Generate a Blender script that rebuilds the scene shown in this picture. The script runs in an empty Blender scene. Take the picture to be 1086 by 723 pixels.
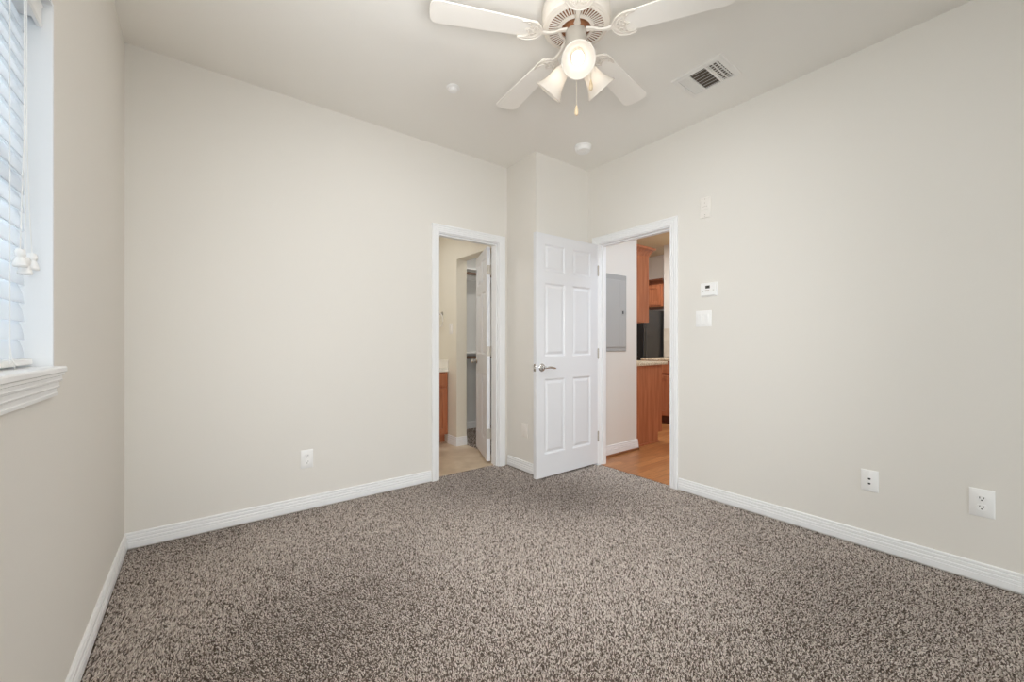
import bpy, math, random
import numpy as np
from mathutils import Matrix, Vector
R = math.radians
random.seed(4)
scene = bpy.context.scene
COL = scene.collection

# ------------------------------------------------------------------ camera
cam_d = bpy.data.cameras.new('camera')
cam = bpy.data.objects.new('camera', cam_d)
COL.objects.link(cam)
cam_d.sensor_width = 36.0
cam_d.lens = 431.0 / 1086.0 * 36.0
cam_d.shift_y = 3.0 / 1086.0
cam_d.clip_start = 0.02
CAM_Z = 1.109
cam.location = (0, 0, CAM_Z)
cam.rotation_euler = (R(90), 0, -math.atan2(0.60787, 0.79404))
scene.camera = cam

# ------------------------------------------------------------------ view, world, daylight and added fill
scene.view_settings.view_transform = 'Standard'
scene.view_settings.look = 'None'
scene.view_settings.exposure = -0.14
scene.view_settings.gamma = 1.0
scene.view_settings.use_curve_mapping = False
w = bpy.data.worlds.new('sky')
scene.world = w
w.use_nodes = True
w.node_tree.nodes['Background'].inputs[0].default_value = (0.86, 0.93, 1.0, 1)
w.node_tree.nodes['Background'].inputs[1].default_value = 1.2
scene.cycles.max_bounces = 14
scene.cycles.diffuse_bounces = 10
scene.cycles.transparent_max_bounces = 12
scene.cycles.sample_clamp_indirect = 6.0


def area(name, loc, rot, sx, sy, power, color):
    d = bpy.data.lights.new(name, 'AREA')
    d.shape = 'RECTANGLE'
    d.size, d.size_y, d.energy, d.color = sx, sy, power, color
    o = bpy.data.objects.new(name, d)
    o.location, o.rotation_euler = loc, rot
    COL.objects.link(o)
    return o


# added fill through made-up rear and side windows, and daylight through the left blinds
area('fill_rear_window', (1.25, -3.6, 0.5), (R(-30), 0, R(180)), 2.5, 1.7, 175, (0.96, 1.0, 1.05))
area('fill_left_window', (-0.62, 0.30, 1.50), (0, R(-97), R(14)), 0.95, 1.10, 23, (0.96, 1.0, 1.06))
area('daylight_blind_window', (-1.0, 1.36, 1.55), (0, R(-90), 0), 1.2, 0.8, 14, (0.92, 0.96, 1.0))
# added fill spots beside the camera: one bounced off the ceiling, one aimed at the corner
def fill_spot(name, loc, rot, watts, cone):
    d = bpy.data.lights.new(name, 'SPOT')
    d.energy, d.color, d.shadow_soft_size = watts, (0.975, 1.0, 1.03), 0.25
    d.spot_size, d.spot_blend = cone, 0.8
    o = bpy.data.objects.new(name, d)
    o.location, o.rotation_euler = loc, rot
    COL.objects.link(o)


fill_spot('bounced_fill', (0.3, 0.1, 1.3), (R(160), 0, 0), 210, R(92))
fill_spot('camera_fill', (0.0, 0.0, 1.3), (R(86), 0, R(-36)), 126, R(100))
# the ceiling lamps of the bathroom, the closet and the kitchen
area('bathroom_lamp', (1.3, 3.95, 2.42), (0, 0, 0), 0.5, 0.3, 7.6, (0.95, 1.0, 1.08))
area('closet_lamp', (2.8, 3.7, 2.42), (0, 0, 0), 0.3, 0.3, 5, (1.0, 0.97, 0.93))
area('kitchen_lamp', (4.6, 3.1, 2.6), (0, 0, 0), 0.6, 1.0, 32, (1.0, 0.99, 0.97))
area('hall_lamp', (3.6, 1.45, 2.6), (0, 0, 0), 0.7, 0.7, 16, (0.83, 1.0, 1.2))


LAMP_W, LAMP_C = 12.5, (0.97, 1.0, 1.03)           # each bulb of the ceiling fan

# ------------------------------------------------------------------ materials
def srgb(r, g, b):
    def l(c):
        c /= 255.0
        return c / 12.92 if c <= 0.04045 else ((c + 0.055) / 1.055) ** 2.4
    return (l(r), l(g), l(b), 1.0)


def mat(name, col, rough=0.5, metal=0.0, spec=0.5, bump=None, emit=None):
    m = bpy.data.materials.new(name)
    m.use_nodes = True
    nt = m.node_tree
    p = nt.nodes['Principled BSDF']
    p.inputs['Base Color'].default_value = col
    p.inputs['Roughness'].default_value = rough
    p.inputs['Metallic'].default_value = metal
    p.inputs['Specular IOR Level'].default_value = spec
    tc = nt.nodes.new('ShaderNodeTexCoord')
    n = nt.nodes.new('ShaderNodeTexNoise')
    n.inputs['Scale'].default_value = bump[0] if bump else 40
    nt.links.new(tc.outputs['Object'], n.inputs['Vector'])
    b = nt.nodes.new('ShaderNodeBump')
    b.inputs['Strength'].default_value = bump[1] if bump else 0.01
    b.inputs['Distance'].default_value = 0.002
    nt.links.new(n.outputs['Fac'], b.inputs['Height'])
    nt.links.new(b.outputs['Normal'], p.inputs['Normal'])
    if emit:
        p.inputs['Emission Color'].default_value = emit[0]
        p.inputs['Emission Strength'].default_value = emit[1]
    return m


def ramp_mat(name, stops, scale=(1, 1, 1), nscale=5.0, detail=4.0, rough=0.5, bump=0.05, island=False, distortion=0.0, coord='Object'):
    """noise (or one random value per tuft) through a colour ramp"""
    m = bpy.data.materials.new(name)
    m.use_nodes = True
    nt = m.node_tree
    p = nt.nodes['Principled BSDF']
    p.inputs['Roughness'].default_value = rough
    tc = nt.nodes.new('ShaderNodeTexCoord')
    mp = nt.nodes.new('ShaderNodeMapping')
    mp.inputs['Scale'].default_value = scale
    nt.links.new(tc.outputs[coord], mp.inputs['Vector'])
    n = nt.nodes.new('ShaderNodeTexNoise')
    n.inputs['Scale'].default_value = nscale
    n.inputs['Detail'].default_value = detail
    n.inputs['Distortion'].default_value = distortion
    nt.links.new(mp.outputs['Vector'], n.inputs['Vector'])
    cr = nt.nodes.new('ShaderNodeValToRGB')
    els = cr.color_ramp.elements
    while len(els) < len(stops):
        els.new(0.5)
    for e, (pos, c) in zip(els, stops):
        e.position, e.color = pos, c
    src = n.outputs['Fac']
    if island:
        g = nt.nodes.new('ShaderNodeNewGeometry')
        src = g.outputs['Random Per Island']
    nt.links.new(src, cr.inputs['Fac'])
    nt.links.new(cr.outputs['Color'], p.inputs['Base Color'])
    b = nt.nodes.new('ShaderNodeBump')
    b.inputs['Strength'].default_value = bump
    b.inputs['Distance'].default_value = 0.003
    nt.links.new(n.outputs['Fac'], b.inputs['Height'])
    nt.links.new(b.outputs['Normal'], p.inputs['Normal'])
    return m


M = {}
M['wall'] = mat('wall_paint', srgb(229, 225, 218), 0.75, spec=0.25, bump=(180, 0.10))
M['ceiling'] = mat('ceiling_paint', srgb(240, 237, 231), 0.9, spec=0.1, bump=(150, 0.12))
M['trim'] = mat('white_gloss_paint', srgb(240, 240, 240), 0.35)
M['door'] = mat('white_door_paint', srgb(226, 226, 228), 0.38, bump=(220, 0.05))
M['reveal'] = mat('painted_reveal', srgb(238, 240, 242), 0.6)
M['hinge'] = mat('satin_hinge_metal', srgb(186, 178, 166), 0.45, 0.6)
M['white'] = mat('white_plastic', srgb(243, 242, 240), 0.4)
M['ivory'] = mat('ivory_plastic', srgb(236, 231, 224), 0.45)
M['fanwhite'] = mat('white_fan_enamel', srgb(226, 218, 207), 0.35)
M['blade'] = mat('white_blade_laminate', srgb(246, 241, 233), 0.45)
M['fangrey'] = mat('grey_lacquered_metal', srgb(196, 190, 180), 0.35, 0.3)
M['tan'] = mat('tan_motor_core', srgb(140, 94, 62), 0.6)
M['fob'] = mat('pale_wood_fob', srgb(222, 200, 166), 0.5)
M['chain'] = mat('pale_bead_chain', srgb(225, 215, 200), 0.35, 0.4)
M['dark'] = mat('dark_slot', srgb(38, 34, 32), 0.7)
M['duct'] = mat('duct_shade_paint', srgb(108, 96, 84), 0.8)  # dark colour standing in for shade behind the register louvres
M['vent'] = mat('white_register_enamel', srgb(236, 233, 228), 0.4)
M['nickel'] = mat('satin_nickel', srgb(205, 202, 198), 0.25, 1.0)
M['brass'] = mat('aged_brass', srgb(190, 170, 130), 0.35, 0.9)
M['panelgrey'] = mat('grey_panel_enamel', srgb(176, 177, 176), 0.4, 0.1)
M['panelgrey2'] = mat('grey_panel_door_enamel', srgb(184, 185, 184), 0.4, 0.1)
M['lcd'] = mat('grey_display', srgb(92, 90, 82), 0.2)
M['bathwall'] = mat('cream_bathroom_paint', srgb(233, 226, 210), 0.7, bump=(150, 0.1))
M['closetwall'] = mat('white_closet_paint', srgb(226, 226, 224), 0.7, bump=(150, 0.1))
M['kwall'] = mat('kitchen_wall_paint', srgb(228, 225, 219), 0.7, bump=(150, 0.1))
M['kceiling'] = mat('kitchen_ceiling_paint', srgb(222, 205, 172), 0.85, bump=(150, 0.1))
M['black'] = mat('black_appliance_enamel', srgb(22, 22, 23), 0.22)
M['blackside'] = mat('black_textured_side', srgb(48, 46, 45), 0.35, bump=(300, 0.25))
M['rod'] = mat('brown_wood_rod', srgb(112, 88, 72), 0.5)
M['marble'] = ramp_mat('cultured_marble', [(0.3, srgb(238, 232, 220)), (0.7, srgb(246, 242, 234))], nscale=6, rough=0.2, bump=0.0)
M['granite'] = ramp_mat('speckled_beige_laminate', [(0.36, srgb(168, 146, 116)), (0.5, srgb(208, 192, 164)), (0.64, srgb(232, 222, 202))], nscale=70, detail=3, rough=0.3, bump=0.0)
M['cherry'] = ramp_mat('cherry_stained_wood', [(0.3, srgb(160, 94, 60)), (0.55, srgb(180, 112, 76)), (0.75, srgb(192, 124, 88))], scale=(7, 7, 0.6), nscale=4, detail=6, rough=0.4, bump=0.03)
M['cherrydark'] = ramp_mat('cherry_toe_kick', [(0.3, srgb(96, 54, 34)), (0.7, srgb(116, 66, 42))], scale=(7, 7, 0.6), nscale=4, rough=0.5, bump=0.02)
M['shoe'] = ramp_mat('brown_shoe_mould', [(0.3, srgb(128, 84, 54)), (0.7, srgb(150, 102, 66))], scale=(0.6, 8, 8), nscale=4, rough=0.4, bump=0.02)
M['tile'] = ramp_mat('beige_sheet_vinyl', [(0.3, srgb(188, 166, 140)), (0.55, srgb(206, 186, 160)), (0.75, srgb(220, 204, 182))], nscale=5, detail=6, rough=0.4, bump=0.02)
M['carpet_back'] = ramp_mat('carpet_backing', [(0.35, srgb(92, 80, 71)), (0.65, srgb(126, 113, 103))], nscale=90, detail=2, rough=1.0, bump=0.3)
M['carpet'] = ramp_mat('carpet_yarn', [(0.0, srgb(86, 75, 67)), (0.17, srgb(140, 127, 117)), (0.36, srgb(202, 189, 179)), (0.8, srgb(230, 218, 209)), (1.0, srgb(246, 237, 229))], nscale=30, rough=1.0, bump=0.0, island=True)
for k in ('carpet', 'carpet_back'):
    M[k].node_tree.nodes['Principled BSDF'].inputs['Specular IOR Level'].default_value = 0.05


def planks():
    m = bpy.data.materials.new('oak_plank_laminate')
    m.use_nodes = True
    nt = m.node_tree
    p = nt.nodes['Principled BSDF']
    p.inputs['Roughness'].default_value = 0.32
    tc = nt.nodes.new('ShaderNodeTexCoord')
    br = nt.nodes.new('ShaderNodeTexBrick')
    br.inputs['Scale'].default_value = 1.0
    br.inputs['Brick Width'].default_value = 0.9
    br.inputs['Row Height'].default_value = 0.085
    br.inputs['Mortar Size'].default_value = 0.0012
    br.inputs['Color1'].default_value = srgb(196, 138, 88)
    br.inputs['Color2'].default_value = srgb(172, 114, 70)
    br.inputs['Mortar'].default_value = srgb(120, 76, 46)
    nt.links.new(tc.outputs['Object'], br.inputs['Vector'])
    mp = nt.nodes.new('ShaderNodeMapping')
    mp.inputs['Scale'].default_value = (3, 40, 3)
    nt.links.new(tc.outputs['Object'], mp.inputs['Vector'])
    n = nt.nodes.new('ShaderNodeTexNoise')
    n.inputs['Scale'].default_value = 2.0
    n.inputs['Detail'].default_value = 6
    nt.links.new(mp.outputs['Vector'], n.inputs['Vector'])
    cr = nt.nodes.new('ShaderNodeValToRGB')
    cr.color_ramp.elements[0].position, cr.color_ramp.elements[0].color = 0.3, (0.72, 0.68, 0.62, 1)
    cr.color_ramp.elements[1].position, cr.color_ramp.elements[1].color = 0.7, (1.1, 1.08, 1.05, 1)
    nt.links.new(n.outputs['Fac'], cr.inputs['Fac'])
    mx = nt.nodes.new('ShaderNodeMix')
    mx.data_type = 'RGBA'
    mx.blend_type = 'MULTIPLY'
    mx.inputs['Factor'].default_value = 1.0
    nt.links.new(br.outputs['Color'], mx.inputs['A'])
    nt.links.new(cr.outputs['Color'], mx.inputs['B'])
    nt.links.new(mx.outputs['Result'], p.inputs['Base Color'])
    return m


M['planks'] = planks()


def thin_glass():
    m = bpy.data.materials.new('window_glass')
    m.use_nodes = True
    nt = m.node_tree
    nt.nodes.remove(nt.nodes['Principled BSDF'])
    out = nt.nodes['Material Output']
    t = nt.nodes.new('ShaderNodeBsdfTransparent')
    t.inputs[0].default_value = (0.96, 0.98, 0.97, 1)
    g = nt.nodes.new('ShaderNodeBsdfGlossy')
    g.inputs['Roughness'].default_value = 0.02
    fr = nt.nodes.new('ShaderNodeFresnel')
    fr.inputs[0].default_value = 1.45
    mx = nt.nodes.new('ShaderNodeMixShader')
    nt.links.new(fr.outputs[0], mx.inputs[0])
    nt.links.new(t.outputs[0], mx.inputs[1])
    nt.links.new(g.outputs[0], mx.inputs[2])
    nt.links.new(mx.outputs[0], out.inputs['Surface'])
    return m


def translucent(name, col, k, rough=0.4):
    m = bpy.data.materials.new(name)
    m.use_nodes = True
    nt = m.node_tree
    p = nt.nodes['Principled BSDF']
    p.inputs['Base Color'].default_value = col
    p.inputs['Roughness'].default_value = rough
    tr = nt.nodes.new('ShaderNodeBsdfTranslucent')
    tr.inputs[0].default_value = col
    mx = nt.nodes.new('ShaderNodeMixShader')
    mx.inputs[0].default_value = k
    nt.links.new(p.outputs[0], mx.inputs[1])
    nt.links.new(tr.outputs[0], mx.inputs[2])
    nt.links.new(mx.outputs[0], nt.nodes['Material Output'].inputs['Surface'])
    return m


M['glass'] = thin_glass()
M['slat'] = translucent('white_blind_slat', srgb(240, 243, 247), 0.42)
M['shade'] = translucent('frosted_swirl_glass', srgb(242, 237, 230), 0.5, 0.25)
M['bulb'] = mat('lit_bulb', srgb(255, 250, 240), 0.4, emit=((1.0, 0.96, 0.90, 1), 2.3))


# ------------------------------------------------------------------ mesh helpers
class MB:
    def __init__(self):
        self.v, self.f, self.mi = [], [], []

    def add(self, vs, fs, T=None, mi=0):
        o = len(self.v)
        for p in vs:
            p = Vector(p)
            self.v.append(tuple(T @ p) if T is not None else tuple(p))
        for f in fs:
            self.f.append(tuple(i + o for i in f))
            self.mi.append(mi)
        return self

    def box(self, a, b, T=None, mi=0):
        x0, y0, z0 = (min(a[i], b[i]) for i in range(3))
        x1, y1, z1 = (max(a[i], b[i]) for i in range(3))
        vs = [(x0, y0, z0), (x1, y0, z0), (x1, y1, z0), (x0, y1, z0), (x0, y0, z1), (x1, y0, z1), (x1, y1, z1), (x0, y1, z1)]
        return self.add(vs, [(0, 3, 2, 1), (4, 5, 6, 7), (0, 1, 5, 4), (1, 2, 6, 5), (2, 3, 7, 6), (3, 0, 4, 7)], T, mi)

    def lathe(self, prof, n=32, T=None, mi=0, a0=0.0):
        vs, fs = [], []
        for r, z in prof:
            for k in range(n):
                a = a0 + 2 * math.pi * k / n
                vs.append((r * math.cos(a), r * math.sin(a), z))
        for j in range(len(prof) - 1):
            for k in range(n):
                k2 = (k + 1) % n
                fs.append((j * n + k, j * n + k2, (j + 1) * n + k2, (j + 1) * n + k))
        if prof[0][0] > 1e-6:
            fs.append(tuple(reversed(range(n))))
        if prof[-1][0] > 1e-6:
            fs.append(tuple((len(prof) - 1) * n + k for k in range(n)))
        return self.add(vs, fs, T, mi)

    def lathe_open(self, prof, n=32, T=None, mi=0):
        """closed profile loop turned round the axis (a shell with a hole through it)"""
        vs, fs, m = [], [], len(prof)
        for r, z in prof:
            for k in range(n):
                a = 2 * math.pi * k / n
                vs.append((r * math.cos(a), r * math.sin(a), z))
        for j in range(m):
            j2 = (j + 1) % m
            for k in range(n):
                k2 = (k + 1) % n
                fs.append((j * n + k, j * n + k2, j2 * n + k2, j2 * n + k))
        return self.add(vs, fs, T, mi)

    def tube(self, pts, r, n=8, T=None, mi=0, closed=False):
        pts = [Vector(p) for p in pts]
        rs = r if isinstance(r, (list, tuple)) else [r] * len(pts)
        vs, fs, m = [], [], len(pts)
        ref = Vector((0, 0, 1))
        for i, p in enumerate(pts):
            a = pts[(i - 1) % m] if (closed or i > 0) else p
            b = pts[(i + 1) % m] if (closed or i < m - 1) else p
            d = (b - a).normalized()
            rr = ref if abs(d.dot(ref)) < 0.95 else Vector((1, 0, 0))
            u = d.cross(rr).normalized()
            q = u.cross(d)
            for k in range(n):
                an = 2 * math.pi * k / n
                vs.append(p + (u * math.cos(an) + q * math.sin(an)) * rs[i])
        for i in range(m if closed else m - 1):
            i2 = (i + 1) % m
            for k in range(n):
                k2 = (k + 1) % n
                fs.append((i * n + k, i2 * n + k, i2 * n + k2, i * n + k2))
        if not closed:
            fs.append(tuple(range(n)))
            fs.append(tuple((m - 1) * n + k for k in reversed(range(n))))
        return self.add(vs, fs, T, mi)

    def prism(self, poly, z0, z1, T=None, mi=0):
        n = len(poly)
        vs = [(x, y, z0) for x, y in poly] + [(x, y, z1) for x, y in poly]
        fs = [tuple(reversed(range(n))), tuple(range(n, 2 * n))]
        fs += [(k, (k + 1) % n, n + (k + 1) % n, n + k) for k in range(n)]
        return self.add(vs, fs, T, mi)

    def strip(self, outer, inner, z0, z1, T=None, mi=0):
        """solid band between two polylines of the same length (crescents)"""
        n = len(outer)
        vs = []
        for z in (z0, z1):
            vs += [(x, y, z) for x, y in outer] + [(x, y, z) for x, y in inner]
        fs = []
        for k in range(n - 1):
            o0, o1, i0, i1 = k, k + 1, n + k, n + k + 1
            fs.append((o0, o1, i1, i0))
            fs.append((2 * n + o1, 2 * n + o0, 2 * n + i0, 2 * n + i1))
            fs.append((o1, o0, 2 * n + o0, 2 * n + o1))
            fs.append((i0, i1, 2 * n + i1, 2 * n + i0))
        fs.append((0, n, 3 * n, 2 * n))
        fs.append((n - 1, 3 * n - 1, 4 * n - 1, 2 * n - 1))
        return self.add(vs, fs, T, mi)

    def build(self, name, m, parent=None, bevel=0.0, smooth=True, fix=True, segs=2):
        me = bpy.data.meshes.new(name)
        me.from_pydata(self.v, [], self.f)
        ms = m if isinstance(m, (list, tuple)) else [m]
        for x in ms:
            me.materials.append(x)
        me.polygons.foreach_set('material_index', self.mi)
        if fix:
            import bmesh
            bm = bmesh.new()
            bm.from_mesh(me)
            bmesh.ops.recalc_face_normals(bm, faces=bm.faces)
            bm.to_mesh(me)
            bm.free()
        if smooth:
            me.polygons.foreach_set('use_smooth', [True] * len(me.polygons))
            me.set_sharp_from_angle(angle=R(32))
        o = bpy.data.objects.new(name, me)
        COL.objects.link(o)
        if parent is not None:
            o.parent = parent
        if bevel:
            b = o.modifiers.new('edge', 'BEVEL')
            b.width, b.segments, b.limit_method, b.angle_limit = bevel, segs, 'ANGLE', R(40)
            b.harden_normals = False
        return o


def tag(o, label=None, cat=None, group=None, kind=None):
    for k, v in (('label', label), ('category', cat), ('group', group), ('kind', kind)):
        if v:
            o[k] = v
    return o


def struct(o):
    o['kind'] = 'structure'
    return o


def empty(name, loc=(0, 0, 0), rz=0.0, T=None):
    o = bpy.data.objects.new(name, None)
    o.empty_display_size = 0.05
    COL.objects.link(o)
    if T is not None:
        o.matrix_world = T
    else:
        o.location, o.rotation_euler = loc, (0, 0, rz)
    return o


def copy_tree(o, parent=None):
    c = o.copy()
    COL.objects.link(c)
    if parent is not None:
        c.parent = parent
    for ch in [x for x in bpy.data.objects if x.parent == o]:
        copy_tree(ch, c)
    return c


def wall(name, axis, p0, p1, us, zs, holes=(), m='wall'):
    """slab of wall between p0 and p1 on its axis; us, zs: break lines; holes: (iu, iz) cells left open"""
    b = MB()
    nu, nz = len(us) - 1, len(zs) - 1
    solid = lambda i, j: 0 <= i < nu and 0 <= j < nz and (i, j) not in holes
    P = (lambda q, u, z: (q, u, z)) if axis == 'X' else (lambda q, u, z: (u, q, z))
    for i in range(nu):
        for j in range(nz):
            if not solid(i, j):
                continue
            u0, u1, z0, z1 = us[i], us[i + 1], zs[j], zs[j + 1]
            for q in (p0, p1):
                b.add([P(q, u0, z0), P(q, u1, z0), P(q, u1, z1), P(q, u0, z1)], [(0, 1, 2, 3)])
            for (di, dj, e) in ((-1, 0, (u0, z0, u0, z1)), (1, 0, (u1, z0, u1, z1)), (0, -1, (u0, z0, u1, z0)), (0, 1, (u0, z1, u1, z1))):
                if not solid(i + di, j + dj):
                    b.add([P(p0, e[0], e[1]), P(p0, e[2], e[3]), P(p1, e[2], e[3]), P(p1, e[0], e[1])], [(0, 1, 2, 3)])
    import bmesh
    o = b.build(name, M[m], fix=False, smooth=False)
    bm = bmesh.new()
    bm.from_mesh(o.data)
    bmesh.ops.remove_doubles(bm, verts=bm.verts, dist=1e-5)
    bmesh.ops.recalc_face_normals(bm, faces=bm.faces)
    bm.to_mesh(o.data)
    bm.free()
    return struct(o)


BASE_PROF = [(0.0, 0.0), (0.014, 0.0), (0.014, 0.029), (0.0105, 0.031), (0.0105, 0.035), (0.0135, 0.037), (0.0125, 0.046), (0.009, 0.048),
             (0.009, 0.052), (0.0115, 0.054), (0.0105, 0.065), (0.0070, 0.067), (0.0070, 0.070), (0.009, 0.072), (0.0085, 0.079), (0.005, 0.083), (0.0, 0.083)]


def baseboard(name, a, b, nrm, m0=0.0, m1=0.0, z=0.0, h=1.0, m='trim'):
    """profile swept from a to b along the foot of a wall; m0/m1 = +1 inside mitre, -1 outside mitre"""
    a, b, nrm = Vector(a), Vector(b), Vector(nrm)
    d = (b - a).normalized()
    bb = MB()
    vs = []
    for (p, mm, s) in ((a, m0, 1), (b, m1, -1)):
        for t, zz in BASE_PROF:
            q = p + nrm * t + d * (s * mm * t)
            vs.append((q.x, q.y, z + zz * h))
    n = len(BASE_PROF)
    fs = [(k, (k + 1) % n, n + (k + 1) % n, n + k) for k in range(n)] + [tuple(range(n)), tuple(range(2 * n - 1, n - 1, -1))]
    bb.add(vs, fs)
    return struct(bb.build(name, M[m]))


CASE_PROF = [(0.0, 0.0), (0.0, 0.009), (0.004, 0.0125), (0.012, 0.013), (0.015, 0.010), (0.018, 0.013), (0.028, 0.0145), (0.031, 0.0115),
             (0.034, 0.015), (0.044, 0.0165), (0.047, 0.0135), (0.050, 0.018), (0.060, 0.0185), (0.065, 0.014), (0.065, 0.0)]


def casing(name, P, u0, u1, z0, z1, wide=None):
    """mitred architrave round an opening; P(u, depth, z) gives the world point"""
    b = MB()
    st = [lambda t: (u0 - t, z0), lambda t: (u0 - t, z1 + t), lambda t: (u1 + t, z1 + t), lambda t: (u1 + t, z0)]
    vs, n = [], len(CASE_PROF)
    for f in st:
        for t, d in CASE_PROF:
            u, z = f(t)
            vs.append(P(u, d, z))
    fs = []
    for s in range(3):
        fs += [(s * n + k, s * n + (k + 1) % n, (s + 1) * n + (k + 1) % n, (s + 1) * n + k) for k in range(n)]
    fs += [tuple(range(n)), tuple(3 * n + k for k in reversed(range(n)))]
    b.add(vs, fs)
    return struct(b.build(name, M['trim']))


# ------------------------------------------------------------------ dimensions of the room
XL, XR, YB, YC, XC, H = -0.328, 2.91, 3.02, 2.612, 2.256, 2.74
YR = -3.0                               # wall behind the camera
XRo, YBo = 3.01, 3.13                   # outer faces of the right and back walls
A0, A1 = 1.547, 2.166                   # bathroom doorway in the back wall
B0, B1 = 1.762, 2.496                   # bedroom doorway in the right wall
DH = 2.035                              # door head height
KH = 2.64                               # hall and kitchen ceiling

# floors
b = MB()
b.box((XL - 0.12, YR - 0.12, -0.12), (XRo - 0.07, YB, -0.012))
b.box((A0, YB, -0.12), (A1, 3.085, -0.012))
struct(b.build('floor', M['carpet_back']))
b = MB()
b.box((A0 - 1.0, 3.085, -0.12), (2.33, 4.8, -0.007))
struct(b.build('floor_bathroom', M['tile']))
b = MB()
b.box((2.33, 2.72, -0.12), (3.55, 4.75, -0.012))
struct(b.build('floor_closet', M['carpet_back']))
b = MB()
b.box((XRo - 0.07, 0.6, -0.12), (6.4, 2.60, -0.006))
b.box((3.55, 2.60, -0.12), (6.4, 5.2, -0.006))
struct(b.build('floor_hall', M['planks']))

# ceilings
b = MB()
b.box((XL - 0.12, YR - 0.12, H), (XRo, YBo, H + 0.1))
struct(b.build('ceiling', M['ceiling']))
b = MB()
b.box((0.5, YBo, 2.44), (3.60, 4.85, 2.54))
struct(b.build('ceiling_bathroom', M['ceiling']))
b = MB()
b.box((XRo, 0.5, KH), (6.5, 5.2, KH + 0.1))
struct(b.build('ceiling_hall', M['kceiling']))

# bedroom walls
W0, W1, WZ0, WZ1 = 1.02, 1.69, 1.045, 2.06
V0, V1 = -0.25, 0.86                     # added left window, out of view, opened for fill light
wall('wall_left', 'X', XL, XL - 0.16, [YR - 0.12, V0, V1, W0, W1, YBo], [-0.02, WZ0, WZ1, H], {(1, 1), (3, 1)})
wall('wall_back', 'Y', YB, YBo, [XL, A0, A1, XC + 0.1], [-0.02, DH, H], {(1, 0)})
wall('wall_corner_side', 'X', XC, XC + 0.1, [YC, YB], [-0.02, H])
wall('wall_corner_front', 'Y', YC, YC + 0.1, [XC + 0.1, 3.662], [-0.02, H])
wall('wall_right', 'X', XR, XRo, [YR - 0.12, B0, B1, YC], [-0.02, DH, H], {(1, 0)})
wall('wall_rear', 'Y', YR, YR - 0.14, [XL, -0.1, 2.6, XR], [-0.02, 0.35, 2.3, H], {(1, 1)})

# bathroom, closet, hall and kitchen walls
XG = 2.215
wall('wall_bathroom_side', 'X', XG, XG + 0.125, [YBo, 3.2, 3.885, 4.75], [-0.02, 2.03, 2.44], {(1, 0)}, 'bathwall')
wall('wall_bathroom_far', 'Y', 4.70, 4.80, [0.5, XG], [-0.02, 2.44], (), 'bathwall')
wall('wall_bathroom_left', 'X', 0.6, 0.5, [YBo, 4.70], [-0.02, 2.44], (), 'bathwall')
wall('wall_closet_far', 'Y', 4.61, 4.71, [XG + 0.125, 3.45], [-0.02, 2.44], (), 'closetwall')
wall('wall_closet_side', 'X', 3.45, 3.55, [YC + 0.1, 4.71], [-0.02, 2.44], (), 'closetwall')
wall('wall_closet_near', 'Y', YC + 0.1, YC + 0.15, [XC + 0.1, 3.45], [-0.02, 2.44], (), 'closetwall')
XK = 3.662
wall('wall_hall', 'X', XK, XK - 0.1, [YC + 0.1, 5.1], [-0.02, KH], (), 'kwall')
wall('wall_hall_right', 'Y', 0.7, 0.6, [XRo, 6.4], [-0.02, KH], (), 'kwall')
wall('wall_kitchen_far', 'Y', 5.1, 5.2, [XK - 0.1, 6.4], [-0.02, KH], (), 'kwall')
wall('wall_kitchen_right', 'X', 5.72, 5.82, [0.7, 3.585], [-0.02, KH], (), 'kwall')
wall('wall_kitchen_alcove', 'X', 6.30, 6.40, [3.4, 5.1], [-0.02, KH], (), 'kwall')
b = MB()
b.box((5.708, 2.2, 0.915), (5.719, 3.58, 1.345))
struct(b.build('trim_backsplash', ramp_mat('beige_tile_backsplash', [(0.3, srgb(214, 203, 186)), (0.7, srgb(228, 219, 204))], nscale=9, rough=0.3)))

# baseboards
baseboard('baseboard_left', (XL, YB), (XL, YR), (1, 0), 1, 1)
baseboard('baseboard_back', (XL, YB), (A0 - 0.066, YB), (0, -1), 1, 0)
baseboard('baseboard_corner_side', (XC, YB - 0.018), (XC, YC), (-1, 0), 0, -1)
baseboard('baseboard_corner_front', (XC, YC), (XR - 0.02, YC), (0, -1), -1, 0)
baseboard('baseboard_right', (XR, B0 - 0.066), (XR, YR), (-1, 0), 0, 1)
baseboard('baseboard_rear', (XL, YR), (XR, YR), (0, 1), 1, 1)
baseboard('baseboard_hall', (XRo, YC), (XK, YC), (0, -1), 0, -1, z=0.012, h=1.1)
baseboard('baseboard_bathroom', (XG, 4.07), (XG, 3.885), (-1, 0), 0, -1, z=-0.007, h=1.2)
baseboard('baseboard_bathroom_corner', (XG, 3.885), (XG + 0.125, 3.885), (0, -1), -1, 0, z=-0.007, h=1.2)
baseboard('baseboard_closet', (XG + 0.125, 4.61), (3.45, 4.61), (0, -1), 0, 0, z=-0.01, h=1.1)
b = MB()
b.box((XRo, YC - 0.022, -0.006), (XK + 0.022, YC, 0.016))
b.box((XK, YC, -0.006), (XK + 0.022, 2.668, 0.016))
struct(b.build('trim_shoe_mould', M['shoe'], bevel=0.004))

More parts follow.
